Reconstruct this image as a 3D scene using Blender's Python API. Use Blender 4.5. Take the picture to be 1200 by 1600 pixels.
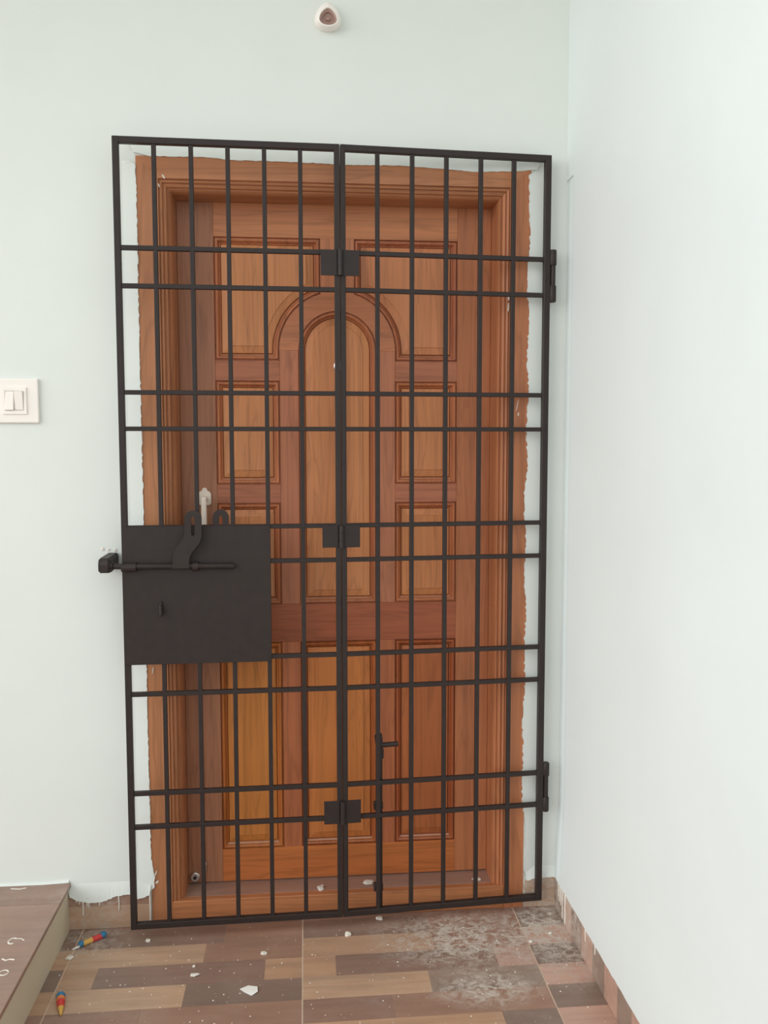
import bpy, bmesh, math, random
from mathutils import Vector, Matrix

for o in list(bpy.data.objects):
    bpy.data.objects.remove(o)
scene = bpy.context.scene
COL = scene.collection
random.seed(7)

# ------------------------------------------------------------------ camera
# world: x along the back wall, y into the wall (wall face y = 0), z up, floor z = 0 (metres)
CAM_YAW, CAM_PITCH, CAM_ROLL = 0.0920, 0.0770, -0.0009
cam_d = bpy.data.cameras.new('camera')
cam_d.sensor_fit = 'VERTICAL'
cam_d.sensor_height = 36.0
cam_d.lens = 1339.1 / 1600.0 * 36.0
cam_d.clip_start = 0.02
cam = bpy.data.objects.new('camera', cam_d)
COL.objects.link(cam)
_f = Vector((math.sin(CAM_YAW) * math.cos(CAM_PITCH), math.cos(CAM_YAW) * math.cos(CAM_PITCH), -math.sin(CAM_PITCH)))
_r = Vector((math.cos(CAM_YAW), -math.sin(CAM_YAW), 0))
_u = _r.cross(_f)
_r2 = math.cos(CAM_ROLL) * _r + math.sin(CAM_ROLL) * _u
_u2 = -math.sin(CAM_ROLL) * _r + math.cos(CAM_ROLL) * _u
cam.matrix_world = Matrix(((_r2.x, _u2.x, -_f.x, 0.0), (_r2.y, _u2.y, -_f.y, -2.332),
                           (_r2.z, _u2.z, -_f.z, 1.3247), (0, 0, 0, 1)))
scene.camera = cam

# ------------------------------------------------------------------ daylight
world = bpy.data.worlds.new('overcast_sky')
scene.world = world
world.use_nodes = True
bg = world.node_tree.nodes['Background']
bg.inputs['Color'].default_value = (0.94, 0.99, 1.0, 1)
bg.inputs['Strength'].default_value = 1.0
sun_d = bpy.data.lights.new('hazy_sun', 'SUN')
sun_d.energy = 1.45
sun_d.angle = math.radians(60)
sun_d.color = (1.0, 0.99, 0.97)
sun = bpy.data.objects.new('hazy_sun', sun_d)
COL.objects.link(sun)
sun.rotation_euler = Vector((0.84, 0.42, -0.30)).to_track_quat('-Z', 'Y').to_euler()
vs = scene.view_settings
vs.view_transform = 'Standard'
vs.look = 'None'
vs.gamma = 1.0
vs.use_curve_mapping = False
vs.exposure = 0.29

# ------------------------------------------------------------------ helpers
OFF = {}

def lin(r, g, b):
    def c(v):
        v /= 255.0
        return v / 12.92 if v <= 0.04045 else ((v + 0.055) / 1.055) ** 2.4
    return (c(r), c(g), c(b), 1.0)

def link(o, parent=None):
    COL.objects.link(o)
    if parent is not None:
        o.parent = parent
    return o

def empty(name, loc=(0, 0, 0), parent=None):
    o = bpy.data.objects.new(name, None)
    o.empty_display_size = 0.05
    link(o, parent)
    base = OFF.get(parent, Vector()) if parent else Vector()
    o.location = Vector(loc) - base
    OFF[o] = Vector(loc)
    return o

def tag(o, label=None, cat=None, group=None, kind=None):
    if label: o['label'] = label
    if cat: o['category'] = cat
    if group: o['group'] = group
    if kind: o['kind'] = kind
    return o

def from_bm(name, bm, mat, parent=None, color=None, smooth=False, center=True):
    """vertices come in the coordinates of the thing's own frame"""
    bmesh.ops.recalc_face_normals(bm, faces=bm.faces[:])
    c = Vector()
    if center and bm.verts:
        xs = [v.co for v in bm.verts]
        c = Vector([(min(p[i] for p in xs) + max(p[i] for p in xs)) / 2 for i in range(3)])
        for v in bm.verts:
            v.co -= c
    for e in bm.edges:
        if e.is_manifold and e.calc_face_angle(0) > 0.75:
            e.smooth = False
    me = bpy.data.meshes.new(name)
    bm.to_mesh(me)
    bm.free()
    me.materials.append(mat)
    if smooth:
        for p in me.polygons:
            p.use_smooth = True
    o = bpy.data.objects.new(name, me)
    base = OFF.get(parent, Vector()) if parent else Vector()
    o.location = c - base
    OFF[o] = c
    link(o, parent)
    if color:
        o.color = color
    return o

def add_box(bm, x0, x1, y0, y1, z0, z1, bevel=0.0, seg=1):
    vs_ = [bm.verts.new(p) for p in ((x0, y0, z0), (x1, y0, z0), (x1, y1, z0), (x0, y1, z0),
                                      (x0, y0, z1), (x1, y0, z1), (x1, y1, z1), (x0, y1, z1))]
    fs = [bm.faces.new([vs_[i] for i in q]) for q in ((0, 3, 2, 1), (4, 5, 6, 7), (0, 1, 5, 4),
                                                       (1, 2, 6, 5), (2, 3, 7, 6), (3, 0, 4, 7))]
    if bevel:
        es = list({e for f in fs for e in f.edges})
        bmesh.ops.bevel(bm, geom=es, offset=bevel, segments=seg, profile=0.5, affect='EDGES')
    return bm

def box(name, x0, x1, y0, y1, z0, z1, mat, parent=None, color=None, bevel=0.0, seg=1):
    bm = bmesh.new()
    add_box(bm, x0, x1, y0, y1, z0, z1, bevel, seg)
    return from_bm(name, bm, mat, parent, color)

def add_prism_y(bm, pts, y0, y1, hole=None):
    """pts = (x, z) outline, extruded from y0 (front) to y1; optional hole outline with any count"""
    n = len(pts)
    if hole is None:
        a = [bm.verts.new((x, y0, z)) for x, z in pts]
        b = [bm.verts.new((x, y1, z)) for x, z in pts]
        bm.faces.new(a)
        bm.faces.new(b[::-1])
        for i in range(n):
            j = (i + 1) % n
            bm.faces.new((a[i], b[i], b[j], a[j]))
    else:
        rings = []
        for y in (y0, y1):
            a = [bm.verts.new((x, y, z)) for x, z in pts]
            h = [bm.verts.new((x, y, z)) for x, z in hole]
            es = []
            for L in (a, h):
                for i in range(len(L)):
                    es.append(bm.edges.new((L[i], L[(i + 1) % len(L)])))
            bmesh.ops.triangle_fill(bm, edges=es, use_beauty=True)
            rings.append((a, h))
        for k in (0, 1):
            a, b = rings[0][k], rings[1][k]
            for i in range(len(a)):
                j = (i + 1) % len(a)
                bm.faces.new((a[i], b[i], b[j], a[j]))
    return bm

def prism(name, pts, y0, y1, mat, parent=None, color=None, hole=None, bevel=0.0):
    bm = bmesh.new()
    add_prism_y(bm, pts, y0, y1, hole)
    if bevel:
        bmesh.ops.recalc_face_normals(bm, faces=bm.faces[:])
        es = [e for e in bm.edges if e.is_manifold and e.calc_face_angle(0) > 0.6]
        bmesh.ops.bevel(bm, geom=es, offset=bevel, segments=1, affect='EDGES')
    return from_bm(name, bm, mat, parent, color)

def add_tube(bm, pts, radii, n=12, cap=True):
    pts = [Vector(p) for p in pts]
    if not hasattr(radii, '__len__'):
        radii = [radii] * len(pts)
    rings = []
    ref = None
    for i, p in enumerate(pts):
        t = (pts[min(i + 1, len(pts) - 1)] - pts[max(i - 1, 0)]).normalized()
        if ref is None:
            ref = Vector((0, 0, 1)) if abs(t.z) < 0.9 else Vector((1, 0, 0))
        a = t.cross(ref).normalized()
        b = t.cross(a).normalized()
        ref = b.cross(t) * -1 if False else ref
        rings.append([bm.verts.new(p + radii[i] * (math.cos(q) * a + math.sin(q) * b))
                      for q in (2 * math.pi * k / n for k in range(n))])
    for A, B in zip(rings, rings[1:]):
        for k in range(n):
            bm.faces.new((A[k], A[(k + 1) % n], B[(k + 1) % n], B[k]))
    if cap:
        bm.faces.new(rings[0][::-1])
        bm.faces.new(rings[-1])
    return bm

def tube(name, pts, radii, mat, parent=None, n=12, color=None):
    bm = bmesh.new()
    add_tube(bm, pts, radii, n)
    o = from_bm(name, bm, mat, parent, color)
    for p in o.data.polygons:
        p.use_smooth = len(p.vertices) == 4
    return o

def offset_poly(pts, d):
    """inward offset of a CCW outline by d (mitred)"""
    n = len(pts)
    out = []
    for i in range(n):
        p0, p1, p2 = Vector(pts[i - 1]), Vector(pts[i]), Vector(pts[(i + 1) % n])
        e1, e2 = (p1 - p0).normalized(), (p2 - p1).normalized()
        n1, n2 = Vector((-e1.y, e1.x)), Vector((-e2.y, e2.x))
        m = n1 + n2
        m = m / max(m.dot(n1), 0.3)
        out.append(tuple(p1 + m * d))
    return out

# ------------------------------------------------------------------ materials
def new_mat(name, rough=0.5, spec=0.4):
    m = bpy.data.materials.new(name)
    m.use_nodes = True
    b = m.node_tree.nodes['Principled BSDF']
    b.inputs['Roughness'].default_value = rough
    b.inputs['Specular IOR Level'].default_value = spec
    return m, m.node_tree, b

def nd(nt, t, **kw):
    n = nt.nodes.new(t)
    for k, v in kw.items():
        setattr(n, k, v)
    return n

def ramp(nt, fac, stops):
    r = nd(nt, 'ShaderNodeValToRGB')
    el = r.color_ramp.elements
    while len(el) < len(stops):
        el.new(0.5)
    for e, (p, c) in zip(el, stops):
        e.position = p
        e.color = c if hasattr(c, '__len__') else (c, c, c, 1)
    nt.links.new(fac, r.inputs['Fac'])
    return r.outputs['Color']

def noise(nt, vec, scale, detail=4, rough=0.55, dist=0.0):
    n = nd(nt, 'ShaderNodeTexNoise')
    n.inputs['Scale'].default_value = scale
    n.inputs['Detail'].default_value = detail
    n.inputs['Roughness'].default_value = rough
    n.inputs['Distortion'].default_value = dist
    nt.links.new(vec, n.inputs['Vector'])
    return n.outputs['Fac']

def mapping(nt, vec, scale=(1, 1, 1), loc=(0, 0, 0)):
    m = nd(nt, 'ShaderNodeMapping')
    m.inputs['Scale'].default_value = scale
    m.inputs['Location'].default_value = loc
    nt.links.new(vec, m.inputs['Vector'])
    return m.outputs['Vector']

def mix(nt, a, b, fac, mode='MIX'):
    m = nd(nt, 'ShaderNodeMix', data_type='RGBA', blend_type=mode)
    for sock, v in ((m.inputs[6], a), (m.inputs[7], b)):
        if hasattr(v, 'links'):
            nt.links.new(v, sock)
        else:
            sock.default_value = v
    if hasattr(fac, 'links'):
        nt.links.new(fac, m.inputs[0])
    else:
        m.inputs[0].default_value = fac
    return m.outputs[2]

def vmath(nt, op, a, b):
    m = nd(nt, 'ShaderNodeVectorMath', operation=op)
    for s, v in ((m.inputs[0], a), (m.inputs[1], b)):
        if hasattr(v, 'links'):
            nt.links.new(v, s)
        else:
            s.default_value = v
    return m.outputs[0]

def math_n(nt, op, a, b=0.0, clamp=False):
    m = nd(nt, 'ShaderNodeMath', operation=op, use_clamp=clamp)
    for s, v in ((m.inputs[0], a), (m.inputs[1], b)):
        if hasattr(v, 'links'):
            nt.links.new(v, s)
        else:
            s.default_value = v
    return m.outputs[0]

def bump(nt, bsdf, h, strength, dist=0.002):
    b = nd(nt, 'ShaderNodeBump')
    b.inputs['Strength'].default_value = strength
    b.inputs['Distance'].default_value = dist
    nt.links.new(h, b.inputs['Height'])
    nt.links.new(b.outputs['Normal'], bsdf.inputs['Normal'])

def wood_mat(name, axis):
    """varnished teak; grain runs along the given axis, the piece's own tone is its object colour"""
    m, nt, b = new_mat(name, 0.42, 0.35)
    tc = nd(nt, 'ShaderNodeTexCoord')
    oi = nd(nt, 'ShaderNodeObjectInfo')
    rv = nd(nt, 'ShaderNodeCombineXYZ')
    for k, s in enumerate((13.0, 7.0, 29.0)):
        nt.links.new(math_n(nt, 'MULTIPLY', oi.outputs['Random'], s), rv.inputs[k])
    vec = vmath(nt, 'ADD', tc.outputs['Object'], rv.outputs[0])
    if axis == 'Z':
        s1, s2 = (1, 1, 0.07), (1, 1, 0.025)
    else:
        s1, s2 = (0.07, 1, 1), (0.025, 1, 1)
    fig = noise(nt, mapping(nt, vec, s1), 16, 3, 0.5, 0.9)          # cathedral figure
    rings = math_n(nt, 'FRACT', math_n(nt, 'MULTIPLY', fig, 8.0))
    ringc = ramp(nt, rings, [(0.0, 0.80), (0.25, 1.02), (0.8, 1.0), (1.0, 0.80)])
    streak = ramp(nt, noise(nt, mapping(nt, vec, s2), 55, 5, 0.65), [(0.28, 0.74), (0.5, 1.0), (0.75, 1.14)])
    broad = ramp(nt, noise(nt, mapping(nt, vec, s1), 7, 2), [(0.3, (0.86, 0.80, 0.78, 1)), (0.65, (1.08, 1.08, 1.05, 1))])
    pores = ramp(nt, noise(nt, mapping(nt, vec, s2), 260, 2), [(0.3, 0.80), (0.42, 1.0)])
    c = mix(nt, oi.outputs['Color'], ringc, 0.85, 'MULTIPLY')
    c = mix(nt, c, streak, 0.85, 'MULTIPLY')
    c = mix(nt, c, broad, 0.9, 'MULTIPLY')
    c = mix(nt, c, pores, 0.5, 'MULTIPLY')
    nt.links.new(c, b.inputs['Base Color'])
    bump(nt, b, noise(nt, mapping(nt, vec, s2), 180, 3), 0.12, 0.001)
    return m

def floor_tile_mat():
    """glazed wood-print tile: object colour is the printed plank's tone; plaster dust lies on it"""
    m, nt, b = new_mat('wood_print_tile', 0.38, 0.4)
    tc = nd(nt, 'ShaderNodeTexCoord')
    oi = nd(nt, 'ShaderNodeObjectInfo')
    geo = nd(nt, 'ShaderNodeNewGeometry')
    pos = geo.outputs['Position']
    rv = nd(nt, 'ShaderNodeCombineXYZ')
    for k, s in enumerate((17.0, 31.0, 5.0)):
        nt.links.new(math_n(nt, 'MULTIPLY', oi.outputs['Random'], s), rv.inputs[k])
    vec = vmath(nt, 'ADD', tc.outputs['Object'], rv.outputs[0])
    g1 = ramp(nt, noise(nt, mapping(nt, vec, (0.09, 1, 1)), 40, 5, 0.6, 0.5), [(0.3, 0.78), (0.52, 1.0), (0.75, 1.15)])
    g2 = ramp(nt, noise(nt, mapping(nt, vec, (0.25, 1, 1)), 9, 3), [(0.3, 0.82), (0.7, 1.12)])
    c = mix(nt, oi.outputs['Color'], g1, 0.8, 'MULTIPLY')
    c = mix(nt, c, g2, 0.9, 'MULTIPLY')
    # trodden plaster dust: heavy patch before the right leaf, thin film and specks elsewhere
    def blob(cx, cy, rx, ry):
        v = vmath(nt, 'MULTIPLY', vmath(nt, 'SUBTRACT', pos, (cx, cy, 0)), (1 / rx, 1 / ry, 0))
        ln = nd(nt, 'ShaderNodeVectorMath', operation='LENGTH')
        nt.links.new(v, ln.inputs[0])
        return math_n(nt, 'SUBTRACT', 1.0, ln.outputs['Value'], True)
    patch = math_n(nt, 'ADD', blob(0.40, -0.14, 0.26, 0.17), blob(0.66, -0.12, 0.15, 0.30))
    patch = math_n(nt, 'ADD', patch, blob(0.44, -0.36, 0.16, 0.09))
    patch = math_n(nt, 'ADD', patch, math_n(nt, 'MULTIPLY', blob(-0.58, -0.06, 0.12, 0.12), 0.6))
    fine = noise(nt, mapping(nt, pos, (0.75, 1, 1)), 42, 8, 0.68, 1.2)
    cloud = noise(nt, pos, 7, 4)
    d1 = math_n(nt, 'MULTIPLY', patch, ramp(nt, fine, [(0.40, 0.0), (0.62, 1.0)]))
    d2 = math_n(nt, 'MULTIPLY', ramp(nt, cloud, [(0.45, 0.0), (0.8, 1.0)]), ramp(nt, fine, [(0.4, 0.1), (0.75, 0.75)]))
    sp = ramp(nt, noise(nt, pos, 150, 2, 0.5), [(0.70, 0.0), (0.76, 1.0)])
    dust = math_n(nt, 'ADD', math_n(nt, 'MULTIPLY', d1, 1.35), math_n(nt, 'MULTIPLY', d2, 0.42))
    dust = math_n(nt, 'ADD', dust, math_n(nt, 'MULTIPLY', sp, 0.35))
    dust = math_n(nt, 'ADD', dust, 0.11, True)
    c = mix(nt, c, lin(196, 184, 172), dust)
    nt.links.new(c, b.inputs['Base Color'])
    nt.links.new(math_n(nt, 'ADD', math_n(nt, 'MULTIPLY', dust, 0.5), 0.34), b.inputs['Roughness'])
    return m

def plaster_mat(name, col, rough=0.55):
    m, nt, b = new_mat(name, rough, 0.3)
    geo = nd(nt, 'ShaderNodeNewGeometry')
    pos = geo.outputs['Position']
    v = ramp(nt, noise(nt, pos, 2.2, 4), [(0.3, 0.97), (0.7, 1.02)])
    c = mix(nt, col, v, 1.0, 'MULTIPLY')
    nt.links.new(c, b.inputs['Base Color'])
    bump(nt, b, noise(nt, mapping(nt, pos, (1, 1, 0.6)), 38, 5), 0.10, 0.003)
    return m

def simple_mat(name, col, rough=0.5, spec=0.4, metal=0.0, var=0.06, scale=60):
    m, nt, b = new_mat(name, rough, spec)
    b.inputs['Metallic'].default_value = metal
    tc = nd(nt, 'ShaderNodeTexCoord')
    v = ramp(nt, noise(nt, tc.outputs['Object'], scale, 4), [(0.3, 1 - var), (0.7, 1 + var)])
    nt.links.new(mix(nt, col, v, 1.0, 'MULTIPLY'), b.inputs['Base Color'])
    return m

M_WV = wood_mat('teak_vertical_grain', 'Z')
M_WH = wood_mat('teak_horizontal_grain', 'X')
M_TILE = floor_tile_mat()
M_WALL = plaster_mat('pale_mint_wall_paint', lin(225, 229, 224))
M_WALLR = plaster_mat('pale_mint_side_wall_paint', lin(226, 233, 232))
M_CEIL = plaster_mat('white_ceiling_paint', lin(236, 236, 230))
M_RISER = plaster_mat('cream_riser_paint', lin(212, 200, 176))
M_GROUT = simple_mat('tile_grout', lin(206, 182, 160), 0.8, 0.2)
M_BLACK = simple_mat('black_enamel_paint', (0.0280, 0.0190, 0.0170, 1), 0.5, 0.33, var=0.12, scale=35)
M_WHITE = simple_mat('white_plastic', lin(244, 236, 229), 0.28, 0.5, var=0.01)
M_BROWN = simple_mat('brown_bakelite', lin(160, 128, 118), 0.4, 0.4)
M_CHIP = simple_mat('plaster_white', lin(226, 219, 208), 0.85, 0.2)
M_STEEL = simple_mat('satin_steel', (0.66, 0.63, 0.60, 1), 0.34, 0.5, metal=1.0, var=0.03)
M_IVORY = simple_mat('ivory_enamelled_metal', lin(232, 216, 200), 0.32, 0.5, var=0.02)
M_GROUND = simple_mat('pale_concrete', lin(176, 170, 160), 0.9, 0.2, scale=3)
M_RED = simple_mat('red_print', lin(206, 64, 62), 0.4)
M_ORANGE = simple_mat('orange_print', lin(226, 130, 66), 0.4)
M_YELLOW = simple_mat('yellow_print', lin(214, 168, 84), 0.4)
M_BLUE = simple_mat('blue_plastic', lin(52, 122, 160), 0.4)

TAN, LTAN = lin(182, 141, 110), lin(188, 150, 120)
DARK, DARK2, RED, MID = lin(132, 101, 87), lin(124, 98, 86), lin(150, 110, 90), lin(142, 105, 89)
PINK, GREY = lin(188, 146, 128), lin(140, 116, 102)

# ------------------------------------------------------------------ the setting
FX0, FX1, FZT = -0.430, 0.615, 2.074            # door frame outer edges
CORN = 0.716

bm = bmesh.new()
add_box(bm, -2.4, FX0, 0, 0.2, -0.05, 3.2)
add_box(bm, FX1, 0.95, 0, 0.2, -0.05, 3.2)
add_box(bm, FX0, FX1, 0, 0.2, FZT, 3.2)
wall_back = from_bm('wall_back', bm, M_WALL)
tag(wall_back, 'pale mint painted back wall around the wooden door', 'wall', kind='structure')

bm = bmesh.new()
# side wall; a finger-wide strip next to the corner lies a little deeper up to the gate's height
def quadstrip(pts, z0, z1):
    a = [bm.verts.new((x, y, z0)) for x, y in pts]
    b = [bm.verts.new((x, y, z1)) for x, y in pts]
    n = len(pts)
    for i in range(n):
        j = (i + 1) % n
        bm.faces.new((a[i], a[j], b[j], b[i]))
    bm.faces.new(a[::-1]); bm.faces.new(b)
quadstrip([(CORN + 0.002, 0.01), (CORN + 0.001, -0.058), (CORN - 0.004, -0.063), (CORN - 0.005, -0.075), (CORN - 0.004, -0.6), (CORN - 0.004, -2.6), (CORN + 0.2, -2.6), (CORN + 0.2, 0.01)], -0.05, 2.04)
quadstrip([(CORN - 0.001, 0.01), (CORN - 0.0035, -0.075), (CORN - 0.004, -0.6), (CORN - 0.004, -2.6), (CORN + 0.2, -2.6), (CORN + 0.2, 0.01)], 2.04, 3.2)
wall_right = from_bm('wall_right', bm, M_WALLR)
tag(wall_right, 'plain pale wall running forward on the right side', 'wall', kind='structure')

ceiling = box('ceiling', -2.4, 0.95, -1.3, 0.2, 3.2, 3.3, M_CEIL)  # out of view; raised and shortened so it shades the back wall less
tag(ceiling, 'unseen white ceiling above the porch, cut short to let in sky light', 'ceiling', kind='structure')

ground = box('ground', -14, 14, -16, 6, -0.6, -0.5, M_GROUND)  # unseen, added to block the sky from below and bounce light up
tag(ground, 'unseen pale ground, added to stop sky light from below', 'ground', kind='structure')

# floor: grout bed, 60 cm tiles, each printed with plank fields
floor = box('floor', -2.4, 0.9, -2.7, 0.15, -0.08, -0.0006, M_GROUT)
tag(floor, 'porch floor of brown wood-look tiles dusted with plaster', 'floor', kind='structure')
ROW = [0.0, -0.0185, -0.1040, -0.1895, -0.2760, -0.3620, -0.4475, -0.5330, -0.5985]
GX = [-0.6158, -0.0158, 0.5842]
layout = {
    'D': (-0.668, GX[0], [[DARK], [DARK], [TAN], [DARK2], [TAN], [MID], [DARK], [TAN]]),
    'A': (GX[0], GX[1], [[MID], [DARK, -0.2248, RED], [LTAN, -0.2708, RED], [TAN, -0.5315, DARK, -0.1108, TAN],
                          [LTAN, -0.3009, DARK2], [RED, -0.3943, RED], [LTAN, -0.25, DARK], [MID]]),
    'B': (GX[1], GX[2], [[RED], [DARK, 0.33, RED], [TAN, 0.3316, RED], [TAN, 0.0692, DARK, 0.4850, PINK],
                          [LTAN, 0.3001, GREY], [MID, 0.2021, RED], [TAN, 0.4514, DARK2], [MID]]),
    'C': (GX[2], 0.712, [[DARK], [DARK2], [PINK], [DARK2], [PINK], [DARK2], [PINK], [DARK2]]),
}
GAP = 0.0015
for key, (x0, x1, rows) in layout.items():
    t = box('tile', x0 + GAP, x1 - GAP, -0.5985 + GAP, 0.001, -0.0034, -0.0012, M_GROUT, floor)
    for k, row in enumerate(rows):
        cuts = [x0 + GAP] + [v for v in row if isinstance(v, float)] + [x1 - GAP]
        cols = [v for v in row if not isinstance(v, float)]
        for c_, xa, xb in zip(cols, cuts, cuts[1:]):
            ya = ROW[k + 1] + (GAP if k == 7 else 0)
            box('plank', xa, xb - 0.0004, ya, ROW[k] - 0.0003, -0.0012, random.uniform(-0.0003, 0.0003), M_TILE, t, c_)
for gy in range(1, 4):                        # further tiles towards the viewer
    for x0, x1 in ((-0.668, GX[0]), (GX[0], GX[1]), (GX[1], GX[2]), (GX[2], 0.712)):
        ya, yb = -0.5985 - 0.6 * gy + GAP, -0.5985 - 0.6 * (gy - 1) - GAP
        t = box('tile', x0 + GAP, x1 - GAP, ya, yb, -0.0034, -0.0012, M_GROUT, floor)
        for k in range(7):
            y1 = yb - k * (yb - ya) / 7
            box('plank', x0 + GAP, x1 - GAP, y1 - (yb - ya) / 7 + 0.0003, y1, -0.0012, 0.0,
                M_TILE, t, random.choice((TAN, DARK, RED, MID, LTAN)))

# raised step on the left
SX, SZ = -0.653, 0.132
step = box('raised_step', -2.4, SX, -2.6, 0.0, -0.05, SZ - 0.012, M_RISER)
tag(step, 'raised tiled step with cream riser at the left edge', 'step', kind='structure')
STEPC = lin(150, 116, 100)
for i, (ya, yb) in enumerate(((-0.104, -0.001), (-0.704, -0.106), (-1.304, -0.706), (-1.904, -1.306))):
    for j, (xa, xb) in enumerate(((-1.252, SX + 0.006), (-1.854, -1.254))):
        box('tile', xa, xb, ya, yb, SZ - 0.012, SZ, M_TILE, step, STEPC, bevel=0.0012)
def squiggle(name, pts, r, parent, mat=None):
    bm_ = bmesh.new()
    add_tube(bm_, pts, r, 6)
    return from_bm(name, bm_, mat or M_CHIP, parent)
def arc_pts(cx, cy, z, rx, ry, a0, a1, n=9):
    return [(cx + rx * math.cos(a0 + (a1 - a0) * i / n), cy + ry * math.sin(a0 + (a1 - a0) * i / n), z) for i in range(n + 1)]
squiggle('paint_mark', arc_pts(-0.712, -0.272, SZ, 0.010, 0.012, 0.8, 5.2), 0.0018, step)
squiggle('paint_mark', [(-0.706, -0.262, SZ), (-0.694, -0.264, SZ), (-0.685, -0.272, SZ)], 0.0012, step)
squiggle('paint_mark', arc_pts(-0.690, -0.400, SZ, 0.010, 0.010, 0.0, 5.9), 0.0016, step)
squiggle('paint_mark', [(-0.712, -0.345, SZ), (-0.702, -0.352, SZ), (-0.694, -0.348, SZ), (-0.682, -0.351, SZ)], 0.0018, step)
squiggle('paint_mark', [(-0.80, -0.018, SZ), (-0.775, -0.022, SZ), (-0.76, -0.017, SZ)], 0.0016, step)
# plaster bead where the step meets the wall, and down its edge
squiggle('plaster_bead', [(-1.6, -0.002, SZ), (-0.9, -0.001, SZ + 0.002), (-0.72, -0.002, SZ + 0.001), (-0.652, -0.002, SZ + 0.004)], 0.004, step, M_WALL)
squiggle('plaster_bead', [(SX + 0.001, -0.001, 0.010), (SX + 0.0015, -0.001, 0.07), (SX + 0.001, -0.001, 0.125)], 0.003, step, M_CHIP)

# skirting, cut from the same tile
bb = box('baseboard_left', SX, FX0 - 0.004, -0.0045, 0.004, 0, 0.098, M_GROUT)
tag(bb, 'tan and brown tile skirting under the wall left of the door', 'skirting', kind='structure')
box('plank', SX, FX0 - 0.005, -0.006, -0.003, 0.001, 0.0658, M_TILE, bb, LTAN)
box('plank', SX, FX0 - 0.005, -0.006, -0.003, 0.0662, 0.098, M_TILE, bb, RED)
bbk = box('baseboard_back', FX1 + 0.003, CORN, -0.0045, 0.004, 0, 0.092, M_GROUT)
tag(bbk, 'short tan tile skirting between door frame and corner', 'skirting', kind='structure')
box('plank', FX1 + 0.004, CORN, -0.006, -0.003, 0.001, 0.090, M_TILE, bbk, LTAN)
bbr = box('baseboard_right', CORN - 0.006, CORN + 0.004, -2.6, 0.0, 0, 0.088, M_GROUT)
tag(bbr, 'skirting of alternating pink and brown pieces along the right wall', 'skirting', kind='structure')
edges = [0.0, -0.104, -0.1625, -0.248, -0.334, -0.420, -0.506, -0.592]
while edges[-1] > -2.5:
    edges.append(edges[-1] - 0.086)
for i, (a, b_) in enumerate(zip(edges, edges[1:])):
    box('plank', CORN - 0.0085, CORN - 0.004, b_ + 0.0003, a - 0.0003, 0.001, 0.087 + random.uniform(-0.001, 0.001), M_TILE, bbr,
        (GREY, PINK)[i % 2])

# ragged plaster edges painted over the frame and the skirting (they belong to the walls)
def ragged_strip(name, path, inner, parent, mat, thick=0.003, seed=1, amp=0.004, y_face=-0.003):
    """path = outer (x,z) points, inner = matching points on the ragged side"""
    rnd = random.Random(seed)
    bm_ = bmesh.new()
    rows_ = []
    for n_, ((ox, oz), (ix, iz)) in enumerate(zip(path, inner)):
        if n_ in (0, len(path) - 1):
            ix, iz = ox + (ix - ox) * 0.6, oz + (iz - oz) * 0.6
        jx, jz = rnd.uniform(-amp, amp), rnd.uniform(-amp, amp)
        rows_.append([bm_.verts.new((ox, -0.0006, oz)), bm_.verts.new((ix + jx * 0.4, y_face - thick, iz + jz * 0.4)),
                      bm_.verts.new((ix + jx, y_face + 0.0006, iz + jz)), bm_.verts.new((ix + jx, 0.004, iz + jz)),
                      bm_.verts.new((ox, 0.004, oz))])
    for A, B in zip(rows_, rows_[1:]):
        for k in range(4):
            bm_.faces.new((A[k], A[k + 1], B[k + 1], B[k]))
    return from_bm(name, bm_, mat, parent)

def interp(keys, t):
    for (a, va), (b_, vb) in zip(keys, keys[1:]):
        if a <= t <= b_:
            return va + (vb - va) * (t - a) / (b_ - a)
    return keys[-1][1] if t > keys[-1][0] else keys[0][1]

zs = [0.03 + i * (2.06 - 0.03) / 260 for i in range(261)]
kl = [(0, -0.4345), (0.08, -0.436), (0.095, -0.424), (0.13, -0.421), (0.2, -0.430), (0.6, -0.431), (1.0, -0.4285), (1.5, -0.430), (2.0, -0.429), (2.1, -0.432)]
kr = [(0, 0.617), (0.07, 0.616), (0.16, 0.624), (0.3, 0.612), (0.45, 0.609), (0.8, 0.613), (1.2, 0.607), (1.28, 0.612), (1.6, 0.6115), (1.8, 0.608), (1.95, 0.614), (2.1, 0.606)]
zl = [z for z in zs if z > 0.10]
ragged_strip('plaster_edge', [(FX0 - 0.035, z) for z in zl], [(interp(kl, z), z) for z in zl], wall_back, M_WALL, seed=3, amp=0.0030)
ragged_strip('plaster_edge', [(FX1 + 0.035, z) for z in zs], [(interp(kr, z) + 0.0022 * math.sin(z * 31), z) for z in zs], wall_back, M_WALL, seed=4, amp=0.0032)
xs_ = [-0.445 + i * (0.64 + 0.445) / 110 for i in range(111)]
kt = [(-0.45, 2.082), (-0.42, 2.079), (-0.40, 2.073), (-0.23, 2.0735), (-0.20, 2.069), (0.05, 2.067), (0.1, 2.064), (0.25, 2.067), (0.36, 2.062), (0.46, 2.056), (0.58, 2.062), (0.62, 2.066), (0.7, 2.07)]
ragged_strip('plaster_edge', [(x, FZT + 0.035) for x in xs_], [(x, interp(kt, x)) for x in xs_], wall_back, M_WALL, seed=5, amp=0.0014)
ks = [(-0.66, 0.0986), (-0.6443, 0.0944), (-0.6293, 0.0845), (-0.6, 0.078), (-0.5815, 0.0766), (-0.5557, 0.0807), (-0.5296, 0.0922), (-0.4864, 0.0974), (-0.4694, 0.0818), (-0.45, 0.086), (-0.4346, 0.0929)]
xs_ = [-0.652 + i * (0.652 - 0.432) / 60 for i in range(61)]
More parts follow.
